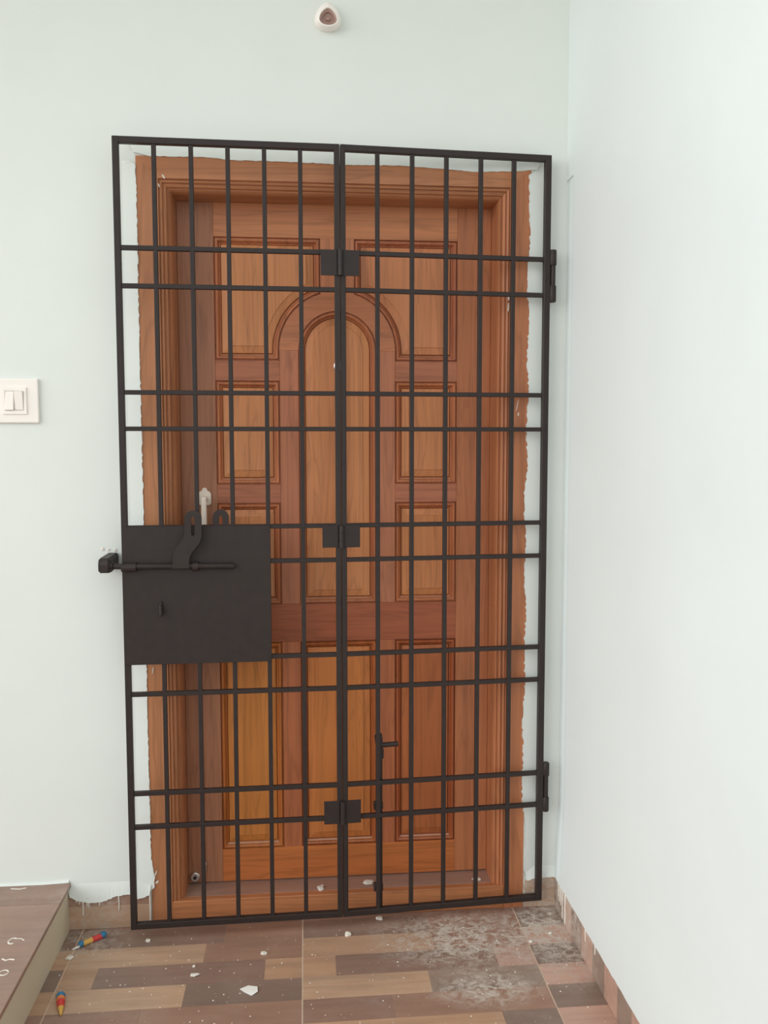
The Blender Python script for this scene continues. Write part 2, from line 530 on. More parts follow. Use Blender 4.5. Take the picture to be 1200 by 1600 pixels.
ragged_strip('plaster_edge', [(x, 0.13) for x in xs_], [(x, interp(ks, x)) for x in xs_], wall_back, M_WALL, seed=6, amp=0.003, y_face=-0.008)
xs_ = [FX1 + 0.004 + i * (CORN - FX1 - 0.004) / 30 for i in range(31)]
ragged_strip('plaster_edge', [(x, 0.12) for x in xs_], [(x, 0.088 - 0.006 * math.exp(-((x - 0.63) / 0.012) ** 2)) for x in xs_], wall_back, M_WALL, seed=8, amp=0.003, y_face=-0.008)
def drip(parent, x, z0, z1, y, w=0.0016):
    bm_ = bmesh.new()
    add_tube(bm_, [(x, y, z0), (x + 0.0004, y, (z0 + z1) / 2), (x, y, z1 + 0.004), (x, y, z1)], [w * 1.3, w, w * 1.25, w * 0.5], 8)
    return from_bm('paint_drip', bm_, M_CHIP, parent, smooth=True)
for x, z in ((-0.6325, 0.078), (-0.6245, 0.0715), (-0.6151, 0.0398), (-0.6035, 0.066), (-0.5991, 0.061), (-0.5186, 0.0494), (-0.571, 0.066)):
    drip(wall_back, x, 0.092, z, -0.0068, 0.0012 if z > 0.07 else 0.0018)
drip(wall_back, -0.4346, 0.096, 0.012, -0.0068, 0.0022)
bm = bmesh.new()                               # paint line along the right skirting's top
rows_ = []
for i in range(121):
    y = -2.55 * i / 120
    zj = 0.0855 + random.uniform(-0.0015, 0.0015)
    rows_.append([bm.verts.new(((CORN + 0.0012 if y > -0.062 else CORN - 0.0036), y, 0.30)), bm.verts.new((CORN - 0.0098, y, zj + 0.003)), bm.verts.new((CORN - 0.0088, y, zj)), bm.verts.new((CORN, y, zj)), bm.verts.new((CORN + 0.002, y, 0.30))])
for A, B in zip(rows_, rows_[1:]):
    for k in range(4):
        bm.faces.new((A[k], A[k + 1], B[k + 1], B[k]))
from_bm('plaster_edge', bm, M_WALLR, wall_right)
def drip_side(y, z1, w):
    bm_ = bmesh.new()
    add_tube(bm_, [(CORN - 0.0088, y, 0.09), (CORN - 0.0088, y, (0.09 + z1) / 2), (CORN - 0.0088, y, z1)], [w * 1.3, w, w * 0.8], 8)
    return from_bm('paint_drip', bm_, M_CHIP, wall_right, smooth=True)
for y, z1, w in ((-0.045, 0.05, 0.0016), (-0.058, 0.042, 0.0016), (-0.071, 0.038, 0.0018), (-0.085, 0.006, 0.0018), (-0.1085, 0.004, 0.0024), (-0.28, 0.056, 0.0018), (-0.353, 0.066, 0.0018)):
    drip_side(y, z1, w)

# ------------------------------------------------------------------ door frame
frame = empty('trim_1', (0.0925, 0, 0))
tag(frame, 'brown teak door frame with grooved moulding and sill', 'door frame', kind='structure')
W_FR, W_FR2 = lin(186, 126, 88), lin(188, 122, 84)
# section: distance in from the outer edge, depth
PROF = [(0.0, 0.14), (0.0, -0.003), (0.0555, -0.003), (0.0575, 0.003), (0.059, 0.003), (0.060, -0.001), (0.0645, 0.0015), (0.066, 0.007), (0.068, 0.007),
        (0.0695, 0.003), (0.0745, 0.0065), (0.077, 0.013), (0.079, 0.013), (0.0805, 0.009), (0.084, 0.014), (0.0862, 0.021), (0.0875, 0.030), (0.0875, 0.14)]
def sweep(name, a_of, b_of, mat, col):
    bm_ = bmesh.new()
    A = [bm_.verts.new(a_of(d, y)) for d, y in PROF]
    B = [bm_.verts.new(b_of(d, y)) for d, y in PROF]
    n = len(PROF)
    for i in range(n):
        j = (i + 1) % n
        bm_.faces.new((A[i], A[j], B[j], B[i]))
    bm_.faces.new(A); bm_.faces.new(B[::-1])
    return from_bm(name, bm_, mat, frame, col)
sweep('jamb', lambda d, y: (FX0 + d, y, 0.0), lambda d, y: (FX0 + d, y, FZT - d), M_WV, W_FR)
sweep('jamb', lambda d, y: (FX1 - d, y, 0.0), lambda d, y: (FX1 - d, y, FZT - d), M_WV, W_FR2)
sweep('head', lambda d, y: (FX0 + d, y, FZT - d), lambda d, y: (FX1 - d, y, FZT - d), M_WH, W_FR)
sill = box('sill', FX0 + 0.056, FX1 - 0.056, -0.004, 0.020, 0.0, 0.066, M_WH, frame, lin(184, 120, 80), bevel=0.002)
box('sill_top', FX0 + 0.056, FX1 - 0.056, 0.020, 0.14, 0.0, 0.0655, M_TILE, frame, lin(160, 118, 100), bevel=0.001)

# flakes of wall paint stuck to the frame
for x, z, w, h, tilt in ((-0.3600, 2.0230, 0.0022, 0.008, -0.5), (-0.3720, 2.0000, 0.0016, 0.007, -0.3), (0.5560, 1.7300, 0.0024, 0.016, 0.0), (0.5555, 1.7020, 0.0018, 0.012, 0.05),
                         (0.5830, 1.4350, 0.0012, 0.020, 0.18), (0.5860, 1.4120, 0.0020, 0.006, 0.1), (-0.4180, 0.1500, 0.0020, 0.010, 0.3), (-0.4150, 0.1250, 0.0030, 0.006, 0.8), (-0.4140, 0.7200, 0.0016, 0.012, 0.2)):
    fl = []
    for k in range(7):
        a_ = 2 * math.pi * k / 7
        r_ = random.uniform(0.7, 1.2)
        px_, pz_ = w * r_ * math.cos(a_), h * r_ * math.sin(a_)
        fl.append((x + px_ * math.cos(tilt) + pz_ * math.sin(tilt), z - px_ * math.sin(tilt) + pz_ * math.cos(tilt)))
    prism('paint_flake', fl, -0.0042, -0.0020, M_CHIP, frame)

# ------------------------------------------------------------------ door leaf
DY = 0.090                                      # front face of stiles and rails
LX0, LX1, LZ0, LZ1 = -0.342, 0.527, 0.069, 1.9865
door = empty('door_1', (0.0925, DY, 0.069))
tag(door, 'carved teak front door with arched centre panel behind the black gate', 'door', kind='structure')
leaf = box('leaf', LX0, LX1, DY + 0.018, DY + 0.04, LZ0, LZ1, M_WV, door, lin(150, 92, 62))
WS, WR, WP, WM = lin(172, 108, 74), lin(178, 110, 74), lin(196, 126, 74), lin(170, 102, 66)
XL, XR = -0.244, 0.431
CXD = 0.0935
A0, A1 = -0.068, -0.0155                        # left centre stile
B0, B1 = 0.2025, 0.2550                         # right centre stile
AZ = 1.590                                      # spring line of the arch
def member(name, x0, x1, z0, z1, mat, col):
    return box(name, x0, x1, DY + random.uniform(0, 0.0006), DY + 0.03, z0, z1, mat, leaf, col, bevel=0.0008)
member('stile', LX0, XL, LZ0, LZ1, M_WV, lin(164, 112, 84))
member('stile', XR, LX1, LZ0, LZ1, M_WV, lin(182, 116, 78))
member('rail', XL, XR, 1.895, LZ1, M_WH, lin(190, 124, 84))
member('rail', XL, XR, 0.768, 0.877, M_WH, lin(164, 92, 62))
member('rail', XL, XR, LZ0, 0.165, M_WH, lin(190, 112, 62))
for a, b_ in ((XL, A0), (B1, XR)):
    member('rail', a, b_, 1.505, 1.562, M_WH, lin(176, 110, 80))
    member('rail', a, b_, 1.165, 1.218, M_WH, lin(172, 106, 78))
for a, b_ in ((A0, A1), (B0, B1)):
    member('centre_stile', a, b_, 0.877, AZ, M_WV, lin(178, 112, 82))
    member('mullion', a, b_, 0.165, 0.768, M_WV, lin(178, 106, 70))
R_IN, R_OUT = CXD - A1, CXD - A0
def arc(cx, cz, r, a0, a1, n):
    return [(cx + r * math.cos(a0 + (a1 - a0) * i / n), cz + r * math.sin(a0 + (a1 - a0) * i / n)) for i in range(n + 1)]
prism('arch_board', arc(CXD, AZ, R_OUT, 0, math.pi, 30) + arc(CXD, AZ, R_IN, math.pi, 0, 30), DY, DY + 0.03, M_WH, leaf, lin(186, 118, 82))
TX0, TX1 = 0.047, 0.140                         # short mullion above the arch
def zarc(x):
    return AZ + math.sqrt(R_OUT ** 2 - (x - CXD) ** 2)
prism('mullion', [(TX0, 1.895)] + [(TX0 + (TX1 - TX0) * i / 8, zarc(TX0 + (TX1 - TX0) * i / 8)) for i in range(9)] + [(TX1, 1.895)], DY, DY + 0.03, M_WV, leaf, lin(184, 118, 84))

MOULD = [(0.0, 0.000), (0.0012, 0.0055), (0.0028, 0.0055), (0.0045, -0.0008), (0.0095, -0.0002), (0.0125, 0.0045), (0.0145, 0.0095), (0.017, 0.0105), (0.0185, 0.014)]
FIELD = [(0.0185, 0.0145), (0.0195, 0.0085), (0.0215, 0.0075), (0.038, 0.0030), (0.0395, 0.0010)]
def loft(name, outline, prof, mat, col, parent, fill=False):
    bm_ = bmesh.new()
    rings = [[bm_.verts.new((x, DY + d, z)) for x, z in (outline(ins) if callable(outline) else offset_poly(outline, ins))] for ins, d in prof]
    n = len(rings[0])
    for A, B in zip(rings, rings[1:]):
        for i in range(n):
            j = (i + 1) % n
            bm_.faces.new((A[i], A[j], B[j], B[i]))
    if fill:
        es = [bm_.edges.get((rings[-1][i], rings[-1][(i + 1) % n])) for i in range(n)]
        bmesh.ops.triangle_fill(bm_, use_beauty=True, edges=[e for e in es if e])
    return from_bm(name, bm_, mat, parent, col)
def ccw(pts):
    a = sum(p[0] * q[1] - q[0] * p[1] for p, q in zip(pts, pts[1:] + pts[:1]))
    return pts if a > 0 else pts[::-1]
def door_panel(outline, col):
    outline = outline if callable(outline) else ccw(outline)
    loft('panel_moulding', outline, MOULD, M_WV, (col[0] * 0.80, col[1] * 0.68, col[2] * 0.72, 1), leaf)
    loft('panel', outline, FIELD, M_WV, col, leaf, True)
    # plaster dust settled on the bottom bead
    zb = outline(0)[0][1] if callable(outline) else min(z for x, z in outline)
    xs = [x for x, z in (outline(0)[:2] if callable(outline) else outline) if True]
    x0, x1 = min(xs), max(xs)
    bm_ = bmesh.new()
    q = [bm_.verts.new(p) for p in ((x0 + 0.010, DY - 0.0012, zb + 0.0085), (x1 - 0.010, DY - 0.0012, zb + 0.0085), (x1 - 0.016, DY + 0.0085, zb + 0.0152), (x0 + 0.016, DY + 0.0085, zb + 0.0152),
                                    (x0 + 0.010, DY + 0.002, zb + 0.0075), (x1 - 0.010, DY + 0.002, zb + 0.0075), (x1 - 0.016, DY + 0.0105, zb + 0.0145), (x0 + 0.016, DY + 0.0105, zb + 0.0145))]
    for f in ((0, 1, 2, 3), (7, 6, 5, 4), (0, 4, 5, 1), (2, 6, 7, 3), (1, 5, 6, 2), (0, 3, 7, 4)):
        bm_.faces.new([q[i] for i in f])
    from_bm('dusty_bead', bm_, M_WH, leaf, lin(186, 138, 112) if zb > 0.3 else lin(200, 160, 138))
def rect(x0, x1, z0, z1):
    return [(x0, z0), (x1, z0), (x1, z1), (x0, z1)]
def spandrel(side):
    """upper panel: rectangle whose lower inner corner is cut by the arch board"""
    def out(d):
        zb, zt, r = 1.562 + d, 1.895 - d, R_OUT + d
        xi = TX0 - d if side < 0 else TX1 + d
        start = max(zb - AZ, 0.0)
        a0 = math.pi - math.asin(start / r)
        half = (CXD - xi) * (1 if side < 0 else -1)
        a1 = math.pi - math.acos(half / r)
        pts = [(XL + d if side < 0 else 2 * CXD - XR + d, zb)]
        xa = CXD + r * math.cos(a0)
        pts.append((xa, zb))
        pts += [(CXD + r * math.cos(a0 + (a1 - a0) * i / 18), AZ + r * math.sin(a0 + (a1 - a0) * i / 18)) for i in range(19)]
        pts += [(CXD - half, zt), (pts[0][0], zt)]
        return pts if side < 0 else [(2 * CXD - x, z) for x, z in pts]
    return out
door_panel(spandrel(-1), lin(202, 135, 89))
door_panel(spandrel(1), lin(194, 126, 86))
door_panel(rect(XL, A0, 1.218, 1.505), lin(202, 135, 89))
door_panel(rect(B1, XR, 1.218, 1.505), lin(196, 128, 83))
door_panel(rect(XL, A0, 0.877, 1.165), lin(196, 128, 84))
door_panel(rect(B1, XR, 0.877, 1.165), lin(196, 127, 80))
door_panel([(A1, 0.877), (B0, 0.877)] + arc(CXD, AZ, R_IN, 0, math.pi, 30), lin(200, 132, 86))
door_panel(rect(XL, A0, 0.165, 0.768), lin(200, 128, 64))
door_panel(rect(A1, B0, 0.165, 0.768), lin(190, 116, 62))
door_panel(rect(B1, XR, 0.165, 0.768), lin(180, 106, 62))
# peephole
o = tube('peephole', [(0.0985, DY + 0.004, 1.547), (0.0985, DY - 0.004, 1.547), (0.0985, DY - 0.006, 1.547)], [0.0158, 0.0158, 0.012], M_STEEL, leaf, 20)
# lever handle on its shaped plate
hp = []
for x, z in ((-0.2965, 1.165), (-0.292, 1.160), (-0.265, 1.160), (-0.2605, 1.165), (-0.2605, 1.192), (-0.264, 1.198), (-0.270, 1.200), (-0.2725, 1.207), (-0.2785, 1.210), (-0.2845, 1.207), (-0.287, 1.200), (-0.293, 1.198), (-0.2965, 1.192)):
    hp.append((x, z))
plate = prism('handle_plate', hp, DY - 0.006, DY + 0.002, M_IVORY, leaf, bevel=0.0015)
tag(plate, 'ivory shaped plate of the door handle')
tube('spindle', [(-0.277, DY - 0.004, 1.178), (-0.277, DY - 0.032, 1.178)], 0.008, M_IVORY, leaf, 14)
box('lever', -0.2845, -0.2695, DY - 0.042, DY - 0.030, 1.045, 1.186, M_IVORY, leaf, bevel=0.004, seg=2)
# round door bumper on the frame and small brass latch on the leaf's lower corner
stopper = tube('round_catch', [(-0.3235, DY + 0.001, 0.088), (-0.3235, DY - 0.006, 0.088), (-0.3235, DY - 0.008, 0.088)], [0.0140, 0.0140, 0.0115], M_STEEL, leaf, 22)
tag(stopper, 'round steel catch at the foot of the left stile')
tube('catch_pin', [(-0.3235, DY - 0.007, 0.088), (-0.3235, DY - 0.011, 0.088)], 0.0048, M_BLACK, leaf, 12)
latch = box('latch_plate', -0.298, -0.290, DY - 0.010, DY + 0.001, 0.098, 0.134, M_STEEL, leaf, bevel=0.002)
box('latch_tongue', -0.300, -0.288, DY - 0.016, DY - 0.008, 0.126, 0.133, M_STEEL, leaf, bevel=0.002)

# ------------------------------------------------------------------ folding security gate
gate = empty('security_gate', (0.6613, -0.0345, 0.0))
tag(gate, 'black steel folding security gate of square bars before the wooden door', 'gate')
GZ0, GZ1, FW = 0.033, 2.0965, 0.016
ZB = [1.8245, 1.7298, 1.4618, 1.3690, 1.1138, 1.0220, 0.7660, 0.6735, 0.4052, 0.3132]
def gate_leaf(p, q, length, bars, name, f0, f1):
    bm_ = bmesh.new()
    add_box(bm_, 0, f0, 0, 0.017, GZ0, GZ1, 0.0012)
    add_box(bm_, length - f1, length, 0, 0.017, GZ0, GZ1, 0.0012)
    add_box(bm_, f0 - 0.002, length - f1 + 0.002, 0.0003, 0.0167, GZ0, GZ0 + FW, 0.0012)
    add_box(bm_, f0 - 0.002, length - f1 + 0.002, 0.0003, 0.0167, GZ1 - FW, GZ1, 0.0012)
    lf = from_bm(name, bm_, M_BLACK, None, center=False)
    lf.parent = gate
    lf.location = Vector((p[0], p[1], 0)) - OFF[gate]
    lf.rotation_euler = (0, 0, math.atan2(q[1] - p[1], q[0] - p[0]))
    OFF[lf] = Vector()
    for s in bars:
        box('vertical_bar', s - 0.0056, s + 0.0056, 0.003, 0.0142, GZ0 + FW - 0.002, GZ1 - FW + 0.002, M_BLACK, lf, bevel=0.001)
    for z in ZB:
        box('horizontal_bar', f0 - 0.002, length - f1 + 0.002, 0.0024, 0.0148, z - 0.0058, z + 0.0058, M_BLACK, lf, bevel=0.001)
    # small weld fillets where the bars meet the frame
    return lf
PL, PC, PR = (-0.4731, -0.0795), (0.0959, -0.0694), (0.6613, -0.0345)
leafL = gate_leaf(PL, PC, 0.5682, [0.1008, 0.1926, 0.2843, 0.3761, 0.4674], 'gate_leaf', 0.0155, 0.0142)
leafR = gate_leaf((0.0969, -0.06934), PR, 0.5665, [0.0970, 0.1890, 0.2805, 0.3738, 0.4645], 'gate_leaf', 0.0130, 0.0165)

# lock plate with sliding bolt (on the left leaf)
lp = box('lock_plate', 0.0006, 0.381, -0.0022, 0.0008, 0.7545, 1.1175, M_BLACK, leafL, bevel=0.0004)
def rod_y(): return -0.0125
def in_frame(o):
    return o
tube('bolt_rod', [(-0.0185, -0.0125, 1.0165), (0.0, -0.0125, 1.0155), (0.286, -0.0125, 1.0130), (0.288, -0.0125, 1.0130)], [0.0075, 0.0075, 0.0078, 0.0065], M_BLACK, leafL, 16)
def guide(s0, s1, z):
    bm_ = bmesh.new()
    pr = [(-0.0015, -0.013), (-0.0015, 0.013)]
    prof = []
    for i in range(9):
        a = -math.pi / 2 + math.pi * i / 8
        prof.append((-0.0120 - 0.0105 * math.cos(a), 0.0115 * math.sin(a)))
    prof = [(-0.001, -0.0115)] + prof + [(-0.001, 0.0115)]
    A = [bm_.verts.new((s0, y, z + dz)) for y, dz in prof]
    B = [bm_.verts.new((s1, y, z + dz)) for y, dz in prof]
    n = len(prof)
    for i in range(n):
        j = (i + 1) % n
        bm_.faces.new((A[i], A[j], B[j], B[i]))
    bm_.faces.new(A); bm_.faces.new(B[::-1])
    return from_bm('bolt_guide', bm_, M_BLACK, leafL)
guide(0.0014, 0.0384, 1.0130)
guide(0.1802, 0.1954, 1.0128)
hasp = [(0.131, 1.0100), (0.1336, 1.0458), (0.1390, 1.0590), (0.1463, 1.0707), (0.1560, 1.0820), (0.161, 1.0915), (0.1630, 1.1020), (0.1639, 1.1415), (0.1662, 1.1490), (0.1703, 1.154), (0.1770, 1.1580), (0.1846, 1.1592),
        (0.1940, 1.1575), (0.2009, 1.1537), (0.2050, 1.1480), (0.2068, 1.1411), (0.2065, 1.0951), (0.2040, 1.0840), (0.1995, 1.0742), (0.1915, 1.0640), (0.1828, 1.0535), (0.1780, 1.0460), (0.1743, 1.0368), (0.1731, 1.0100)]
slot = [(0.1800, 1.0990), (0.1815, 1.0955), (0.1845, 1.0940), (0.1875, 1.0955), (0.1890, 1.0990), (0.1890, 1.1390), (0.1875, 1.1425), (0.1845, 1.1440), (0.1815, 1.1425), (0.1800, 1.1390)]
prism('hasp_arm', hasp, -0.0250, -0.0190, M_BLACK, leafL, hole=slot)
ring_o = [(0.2323, 1.100)] + arc(0.2532, 1.1385, 0.0209, math.pi, 0, 14) + [(0.2741, 1.100)]
ring_h = [(0.2484, 1.112), (0.2484, 1.1375)] + arc(0.2532, 1.1375, 0.0048, math.pi * 0.85, math.pi * 0.15, 5) + [(0.2580, 1.1375), (0.2580, 1.112)]
prism('padlock_eye', ring_o, 0.0030, 0.0085, M_BLACK, leafL, hole=ring_h)
bm = bmesh.new()
add_box(bm, 0.0935, 0.1015, -0.0170, -0.0015, 0.8840, 0.9130, 0.0036, 2)
add_box(bm, 0.0945, 0.1005, -0.0090, -0.0015, 0.9080, 0.9225, 0.0024, 1)
from_bm('pull_lug', bm, M_BLACK, leafL)

# hinges joining the two leaves (each plate is bolted over a stile, the barrel sits on the seam)
for z0, z1 in ((1.7645, 1.8300), (1.0560, 1.1150), (0.3000, 0.3640)):
    hg = box('fold_hinge', 0.5180, 0.5600, -0.0028, 0.0004, z0, z1, M_BLACK, leafL, bevel=0.0005)
    box('hinge_plate', 0.0055, 0.0480, -0.0028, 0.0004, z0, z1, M_BLACK, leafR, bevel=0.0005)
    n = 3
    for k in range(n):
        a = z0 + (z1 - z0) * k / n
        tube('hinge_knuckle', [(0.5690, -0.0050, a + 0.0002), (0.5690, -0.0050, a + (z1 - z0) / n - 0.0002)], 0.0068, M_BLACK, leafL, 14)

# hinges on the wall side: two knuckles on the leaf, a pin lug let into the wall
for zt, zm1, zm0, zb in ((1.8500, 1.8085, 1.7560, 1.7115), (0.4340, 0.3960, 0.3350, 0.2935)):
    for a, b_ in ((zm1, zt), (zb, zm0)):
        tube('hinge_knuckle', [(0.5750, 0.0060, a), (0.5750, 0.0060, a + 0.002), (0.5750, 0.0060, b_ - 0.002), (0.5750, 0.0060, b_)], [0.0085, 0.0098, 0.0098, 0.0085], M_BLACK, leafR, 16)
        box('hinge_strap', 0.5560, 0.5745, 0.0005, 0.0065, a + 0.003, b_ - 0.003, M_BLACK, leafR, bevel=0.001)
    tube('hinge_pin', [(0.5755, 0.0060, zm0 - 0.004), (0.5755, 0.0060, zm1 + 0.004)], 0.0070, M_BLACK, leafR, 14)
    box('hinge_lug', 0.5705, 0.5790, 0.0080, 0.0325, (zm0 + zm1) / 2 - 0.016, (zm0 + zm1) / 2 + 0.016, M_BLACK, leafR, bevel=0.001)

# drop bolt behind the right leaf's first bar
db = tube('drop_bolt', [(0.1045, 0.0205, 0.044), (0.1045, 0.0205, 0.300), (0.1045, 0.0205, 0.532), (0.1045, 0.0205, 0.538)], [0.0062, 0.0062, 0.0062, 0.0045], M_BLACK, leafR, 14)
tube('bolt_handle', [(0.1045, 0.0205, 0.5050), (0.1540, 0.0190, 0.5070)], 0.0068, M_BLACK, leafR, 14)
prism('bolt_flag', [(0.0880, 0.5340), (0.0965, 0.5430), (0.1060, 0.5380), (0.1110, 0.5260), (0.1115, 0.5000), (0.1140, 0.4930), (0.1135, 0.4700), (0.1060, 0.4640), (0.0960, 0.4760)], 0.0150, 0.0180, M_BLACK, leafR)
for z in (0.335, 0.102):
    box('bolt_keeper', 0.0860, 0.1120, 0.0140, 0.0285, z - 0.012, z + 0.012, M_BLACK, leafR, bevel=0.003)

# ------------------------------------------------------------------ bolt keeper on the wall
kp = empty('bolt_receiver', (-0.510, 0.0, 1.022))
tag(kp, 'black steel socket block on the wall beside the lock plate', 'socket')
bm = bmesh.new()                                # block with the front lower corner rounded, seen from the side
sec = [(0.004, 1.003), (-0.085, 1.001), (-0.104, 1.001), (-0.110, 1.006), (-0.111, 1.022), (-0.108, 1.032), (-0.100, 1.039), (0.004, 1.041)]
A = [bm.verts.new((-0.5265, y, z)) for y, z in sec]
B = [bm.verts.new((-0.4985, y, z)) for y, z in sec]
for i in range(len(sec)):
    j = (i + 1) % len(sec)
    bm.faces.new((A[i], A[j], B[j], B[i]))
bm.faces.new(A[::-1]); bm.faces.new(B)
bmesh.ops.bevel(bm, geom=[e for e in bm.edges if abs(e.verts[0].co.x - e.verts[1].co.x) < 1e-6], offset=0.0035, segments=2, affect='EDGES')
from_bm('block', bm, M_BLACK, kp)
tube('bolt_sleeve', [(-0.4990, -0.0925, 1.0180), (-0.4920, -0.0925, 1.0180)], [0.0115, 0.0105], M_BLACK, kp, 16)
for k, (dx, dz, s) in enumerate(((-0.027, 0.030, 0.006), (-0.012, 0.027, 0.005), (0.006, 0.026, 0.006))):
    bm = bmesh.new()
    bmesh.ops.create_icosphere(bm, subdivisions=1, radius=s)
    for v in bm.verts:
        v.co = Vector((v.co.x * random.uniform(0.6, 1.2), v.co.y * 0.25, v.co.z * random.uniform(0.5, 1.1))) + Vector((-0.512 + dx, -0.001, 1.022 + dz))
    from_bm('filler_crumb', bm, M_CHIP, kp)

# ------------------------------------------------------------------ light switch
sw = empty('light_switch', (-0.750, 0.0, 1.4425))
tag(sw, 'white wall plate with two rocker switches left of the gate', 'switch')
box('cover_plate', -0.810, -0.690, -0.009, 0.001, 1.3850, 1.5000, M_WHITE, sw, bevel=0.003, seg=2)
hole = rect(-0.7735, -0.7265, 1.4170, 1.4680)
bm = bmesh.new()
add_prism_y(bm, rect(-0.7805, -0.7195, 1.4080, 1.4770), -0.0125, -0.008, hole=hole)
from_bm('module_frame', bm, M_WHITE, sw)
for x0, x1, t in ((-0.7725, -0.7510, 0.0016), (-0.7490, -0.7275, -0.0016)):
    bm = bmesh.new()
    add_box(bm, x0, x1, -0.0150, -0.0085, 1.4180, 1.4670, 0.0012)
    for v in bm.verts:
        if v.co.y < -0.012:
            v.co.y += t * (v.co.z - 1.4425) / 0.0245 * 1.4
    from_bm('rocker', bm, M_WHITE, sw)

# ------------------------------------------------------------------ lamp holder over the door
lh = empty('lamp_holder', (0.069, 0.0, 2.444))
tag(lh, 'white angled bulb holder with brown socket above the gate', 'lamp holder')
def egg(w, h, cx, cz, n=36, k=0.32):
    return [(cx + w * math.sin(t) * (1 - k * math.cos(t) * 0.9), cz + h * math.cos(t)) for t in (2 * math.pi * i / n for i in range(n))]
bm = bmesh.new()
rings = []
for w, h, cz, y in ((0.0325, 0.0350, 2.4370, 0.002), (0.0335, 0.0360, 2.4370, -0.005), (0.0330, 0.0350, 2.4360, -0.014), (0.0300, 0.0320, 2.4330, -0.024), (0.0255, 0.0260, 2.4290, -0.031), (0.0220, 0.0215, 2.4270, -0.032), (0.0210, 0.0205, 2.4270, -0.026)):
    rings.append([bm.verts.new((x, y, z)) for x, z in egg(w, h, 0.069, cz)])
for A, B in zip(rings, rings[1:]):
    for i in range(36):
        bm.faces.new((A[i], A[(i + 1) % 36], B[(i + 1) % 36], B[i]))
bm.faces.new(rings[0][::-1])
from_bm('body', bm, M_WHITE, lh, smooth=True)
bm = bmesh.new()
rings = []
for s, y in ((1.0, -0.0275), (0.72, -0.0255), (0.66, -0.0205), (0.30, -0.0200), (0.24, -0.0245), (0.12, -0.0255)):
    rings.append([bm.verts.new((x, y, z)) for x, z in egg(0.0213 * s, 0.0208 * s, 0.069, 2.427 - 0.002 * (1 - s))])
for A, B in zip(rings, rings[1:]):
    for i in range(36):
        bm.faces.new((A[i], A[(i + 1) % 36], B[(i + 1) % 36], B[i]))
bm.faces.new(rings[-1])
from_bm('socket', bm, M_BROWN, lh, smooth=True)

# ------------------------------------------------------------------ litter on the floor
def local_tube(name, label, base, ang, segs):
    """segs: (part name, material, [(distance along axis, radius)...])"""
    t = empty(name, base)
    tag(t, label, 'tube')
    d = Vector((math.cos(ang), math.sin(ang), 0))
    for nm, mat, pr in segs:
        bm_ = bmesh.new()
        add_tube(bm_, [Vector(base) + d * a + Vector((0, 0, max(r, 0.0015) - base[2] + 0.0004)) for a, r in pr], [r for a, r in pr], 14)
        from_bm(nm, bm_, mat, t, smooth=True)
    return t
a1 = math.atan2(-0.0503 + 0.103, -0.5498 + 0.6201)
local_tube('sealant_tube', 'small red and yellow tube with blue ends lying near the step', (-0.6201, -0.103, 0), a1, [
    ('nozzle', M_WHITE, [(0.0, 0.0012), (0.002, 0.0018), (0.020, 0.0032)]),
    ('collar', M_BLUE, [(0.019, 0.006), (0.0215, 0.0078), (0.027, 0.0078), (0.0285, 0.006)]),
    ('yellow_band', M_YELLOW, [(0.028, 0.0062), (0.029, 0.0068), (0.054, 0.0072)]),
    ('red_band', M_RED, [(0.054, 0.0072), (0.081, 0.0076)]),
    ('end_cap', M_BLUE, [(0.0805, 0.0076), (0.0815, 0.0090), (0.0880, 0.0090), (0.0890, 0.0075)])])
a2 = math.atan2(-0.3103 + 0.3699, -0.5927 + 0.5763)
local_tube('paint_tube', 'short orange cone-shaped tube with blue end at the lower left', (-0.5763, -0.3699, 0), a2, [
    ('tip', M_YELLOW, [(0.0, 0.0012), (0.004, 0.0028), (0.022, 0.0072)]),
    ('orange_band', M_RED, [(0.022, 0.0072), (0.040, 0.0098)]),
    ('upper_band', M_ORANGE, [(0.040, 0.0098), (0.054, 0.0104)]),
    ('end_cap', M_BLUE, [(0.0535, 0.0104), (0.0545, 0.0112), (0.0610, 0.0108), (0.0620, 0.0085)])])

def chip(name, label, x, y, z, sx, sy, sz, seed, cat='plaster chip', group='plaster chips lying on the floor'):
    rnd = random.Random(seed)
    bm_ = bmesh.new()
    bmesh.ops.create_icosphere(bm_, subdivisions=2, radius=1.0)
    for v in bm_.verts:
        k = 1 + rnd.uniform(-0.28, 0.28)
        v.co = Vector((v.co.x * sx * k, v.co.y * sy * k, max(v.co.z * k, -0.55) * sz))
    zm = min(v.co.z for v in bm_.verts)
    for v in bm_.verts:
        v.co += Vector((x, y, z - zm))
    o_ = from_bm(name, bm_, M_CHIP)
    return tag(o_, label, cat, group)
chip('plaster_chip', 'whitish plaster lump on the tan plank below the gate seam', 0.1054, -0.0996, 0, 0.0085, 0.0080, 0.005, 1)
chip('plaster_chip', 'grey-white plaster crumb right under the bottom rail, right of the seam', 0.1976, -0.030, 0, 0.010, 0.007, 0.005, 2)
chip('plaster_chip', 'small plaster chip below the gate\'s lower left corner', -0.4293, -0.0797, 0, 0.006, 0.006, 0.004, 3)
chip('plaster_chip', 'broken white plaster flake left of the white paper scrap', -0.2857, -0.2415, 0, 0.011, 0.007, 0.003, 4)
chip('plaster_chip', 'pale plaster blob on the reddish plank left of the centre grout line', -0.1173, -0.1644, 0, 0.008, 0.007, 0.003, 5)
chip('plaster_chip', 'tiny white plaster chip above the broken flake', -0.292, -0.205, 0, 0.004, 0.004, 0.003, 6)
chip('plaster_chip', 'white plaster crumb at the top of the right grout line', 0.592, -0.178, 0, 0.006, 0.007, 0.003, 7)
chip('plaster_chip', 'white crumb on the pink plank near the right skirting', 0.655, -0.145, 0, 0.005, 0.004, 0.003, 8)
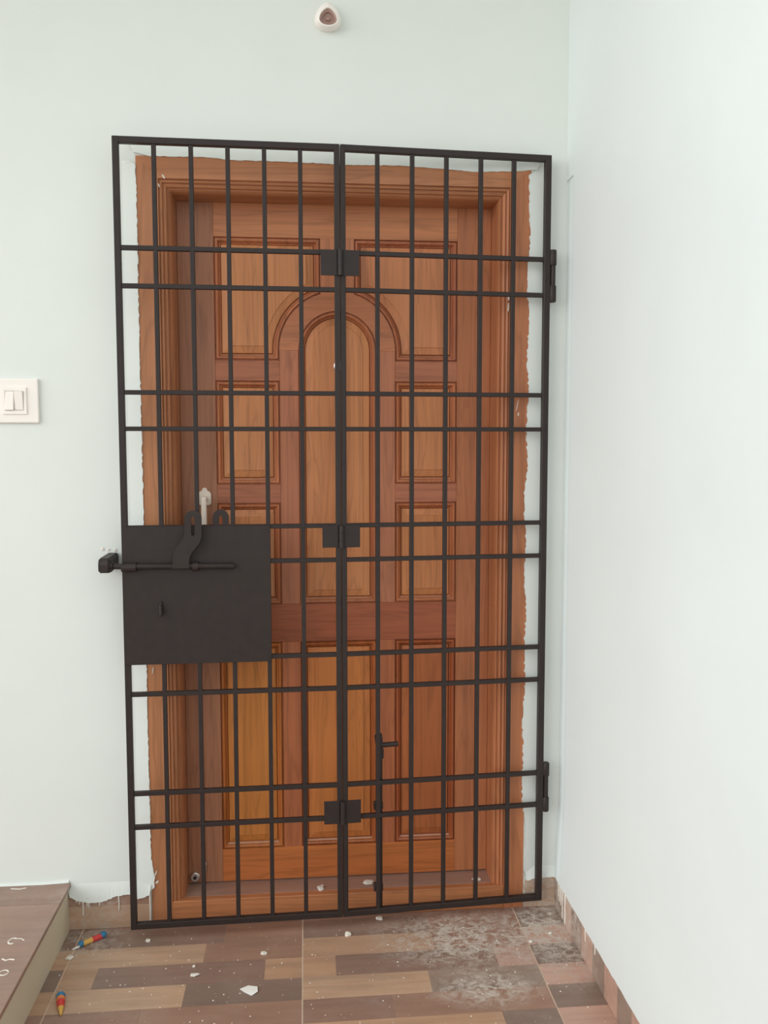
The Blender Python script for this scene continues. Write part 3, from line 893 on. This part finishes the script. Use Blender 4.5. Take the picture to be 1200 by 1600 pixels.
chip('plaster_chip', 'dull plaster crumb just below the lying tube\'s white nozzle', -0.618, -0.140, 0, 0.010, 0.008, 0.004, 9)
chip('plaster_chip', 'white plaster smear lump on the sill right of the seam', 0.1728, 0.050, 0.066, 0.016, 0.012, 0.004, 10, group='plaster lumps on the door sill')
chip('plaster_chip', 'pale plaster lump on the sill left of the seam', 0.036, 0.030, 0.066, 0.010, 0.014, 0.004, 11, group='plaster lumps on the door sill')
chip('plaster_chip', 'whitish plaster lump at the sill\'s right end', 0.487, 0.034, 0.066, 0.012, 0.008, 0.005, 12, group='plaster lumps on the door sill')
bm = bmesh.new()                                # scrap of white paper, slightly curled
pp = [(-0.168, -0.312), (-0.149, -0.298), (-0.126, -0.306), (-0.124, -0.325), (-0.138, -0.338), (-0.158, -0.322)]
top = [bm.verts.new((x, y, 0.0022 + 0.004 * ((x + 0.146) * 40) ** 2 * 0.5)) for x, y in pp]
bot = [bm.verts.new((x, y, v.co.z - 0.0012)) for (x, y), v in zip(pp, top)]
bm.faces.new(top); bm.faces.new(bot[::-1])
for i in range(6):
    j = (i + 1) % 6
    bm.faces.new((top[i], bot[i], bot[j], top[j]))
tag(from_bm('paper_scrap', bm, simple_mat('white_paper', lin(240, 236, 230), 0.8, 0.2, var=0.02)), 'torn scrap of white paper on a dark brown plank', 'paper')

bm = bmesh.new()                                # uncountable crumbs
rnd = random.Random(21)
def crumb(x, y, z, s):
    vs_ = [bm.verts.new((x + s * rnd.uniform(0.5, 1.2) * math.cos(a), y + s * rnd.uniform(0.5, 1.2) * math.sin(a), z)) for a in (0.3, 1.9, 3.3, 5.0)]
    t_ = bm.verts.new((x, y, z + s * rnd.uniform(0.4, 0.8)))
    bm.faces.new(vs_[::-1])
    for i in range(4):
        bm.faces.new((vs_[i], vs_[(i + 1) % 4], t_))
for _ in range(420):
    crumb(rnd.uniform(-0.64, 0.70), rnd.uniform(-0.56, -0.03), 0.0003, rnd.choice((0.0008, 0.0011, 0.0014, 0.0018, 0.0028)))
for _ in range(260):
    x, y = rnd.gauss(0.42, 0.12), rnd.gauss(-0.16, 0.08)
    if x < 0.69 and y < -0.02:
        crumb(x, y, 0.0003, rnd.choice((0.0008, 0.001, 0.0014)))
for _ in range(150):
    x, y = rnd.gauss(0.66, 0.03), rnd.uniform(-0.3, -0.012)
    if x < 0.70:
        crumb(x, y, 0.0003, rnd.choice((0.0008, 0.0012, 0.0018)))
for _ in range(70):
    x, y = rnd.gauss(-0.59, 0.03), rnd.uniform(-0.13, -0.012)
    if x > -0.645:
        crumb(x, y, 0.0003, rnd.choice((0.0008, 0.0012, 0.0020)))
tag(from_bm('plaster_crumbs', bm, M_CHIP, center=False), 'fine white plaster crumbs scattered over the floor tiles', 'crumbs', kind='stuff')
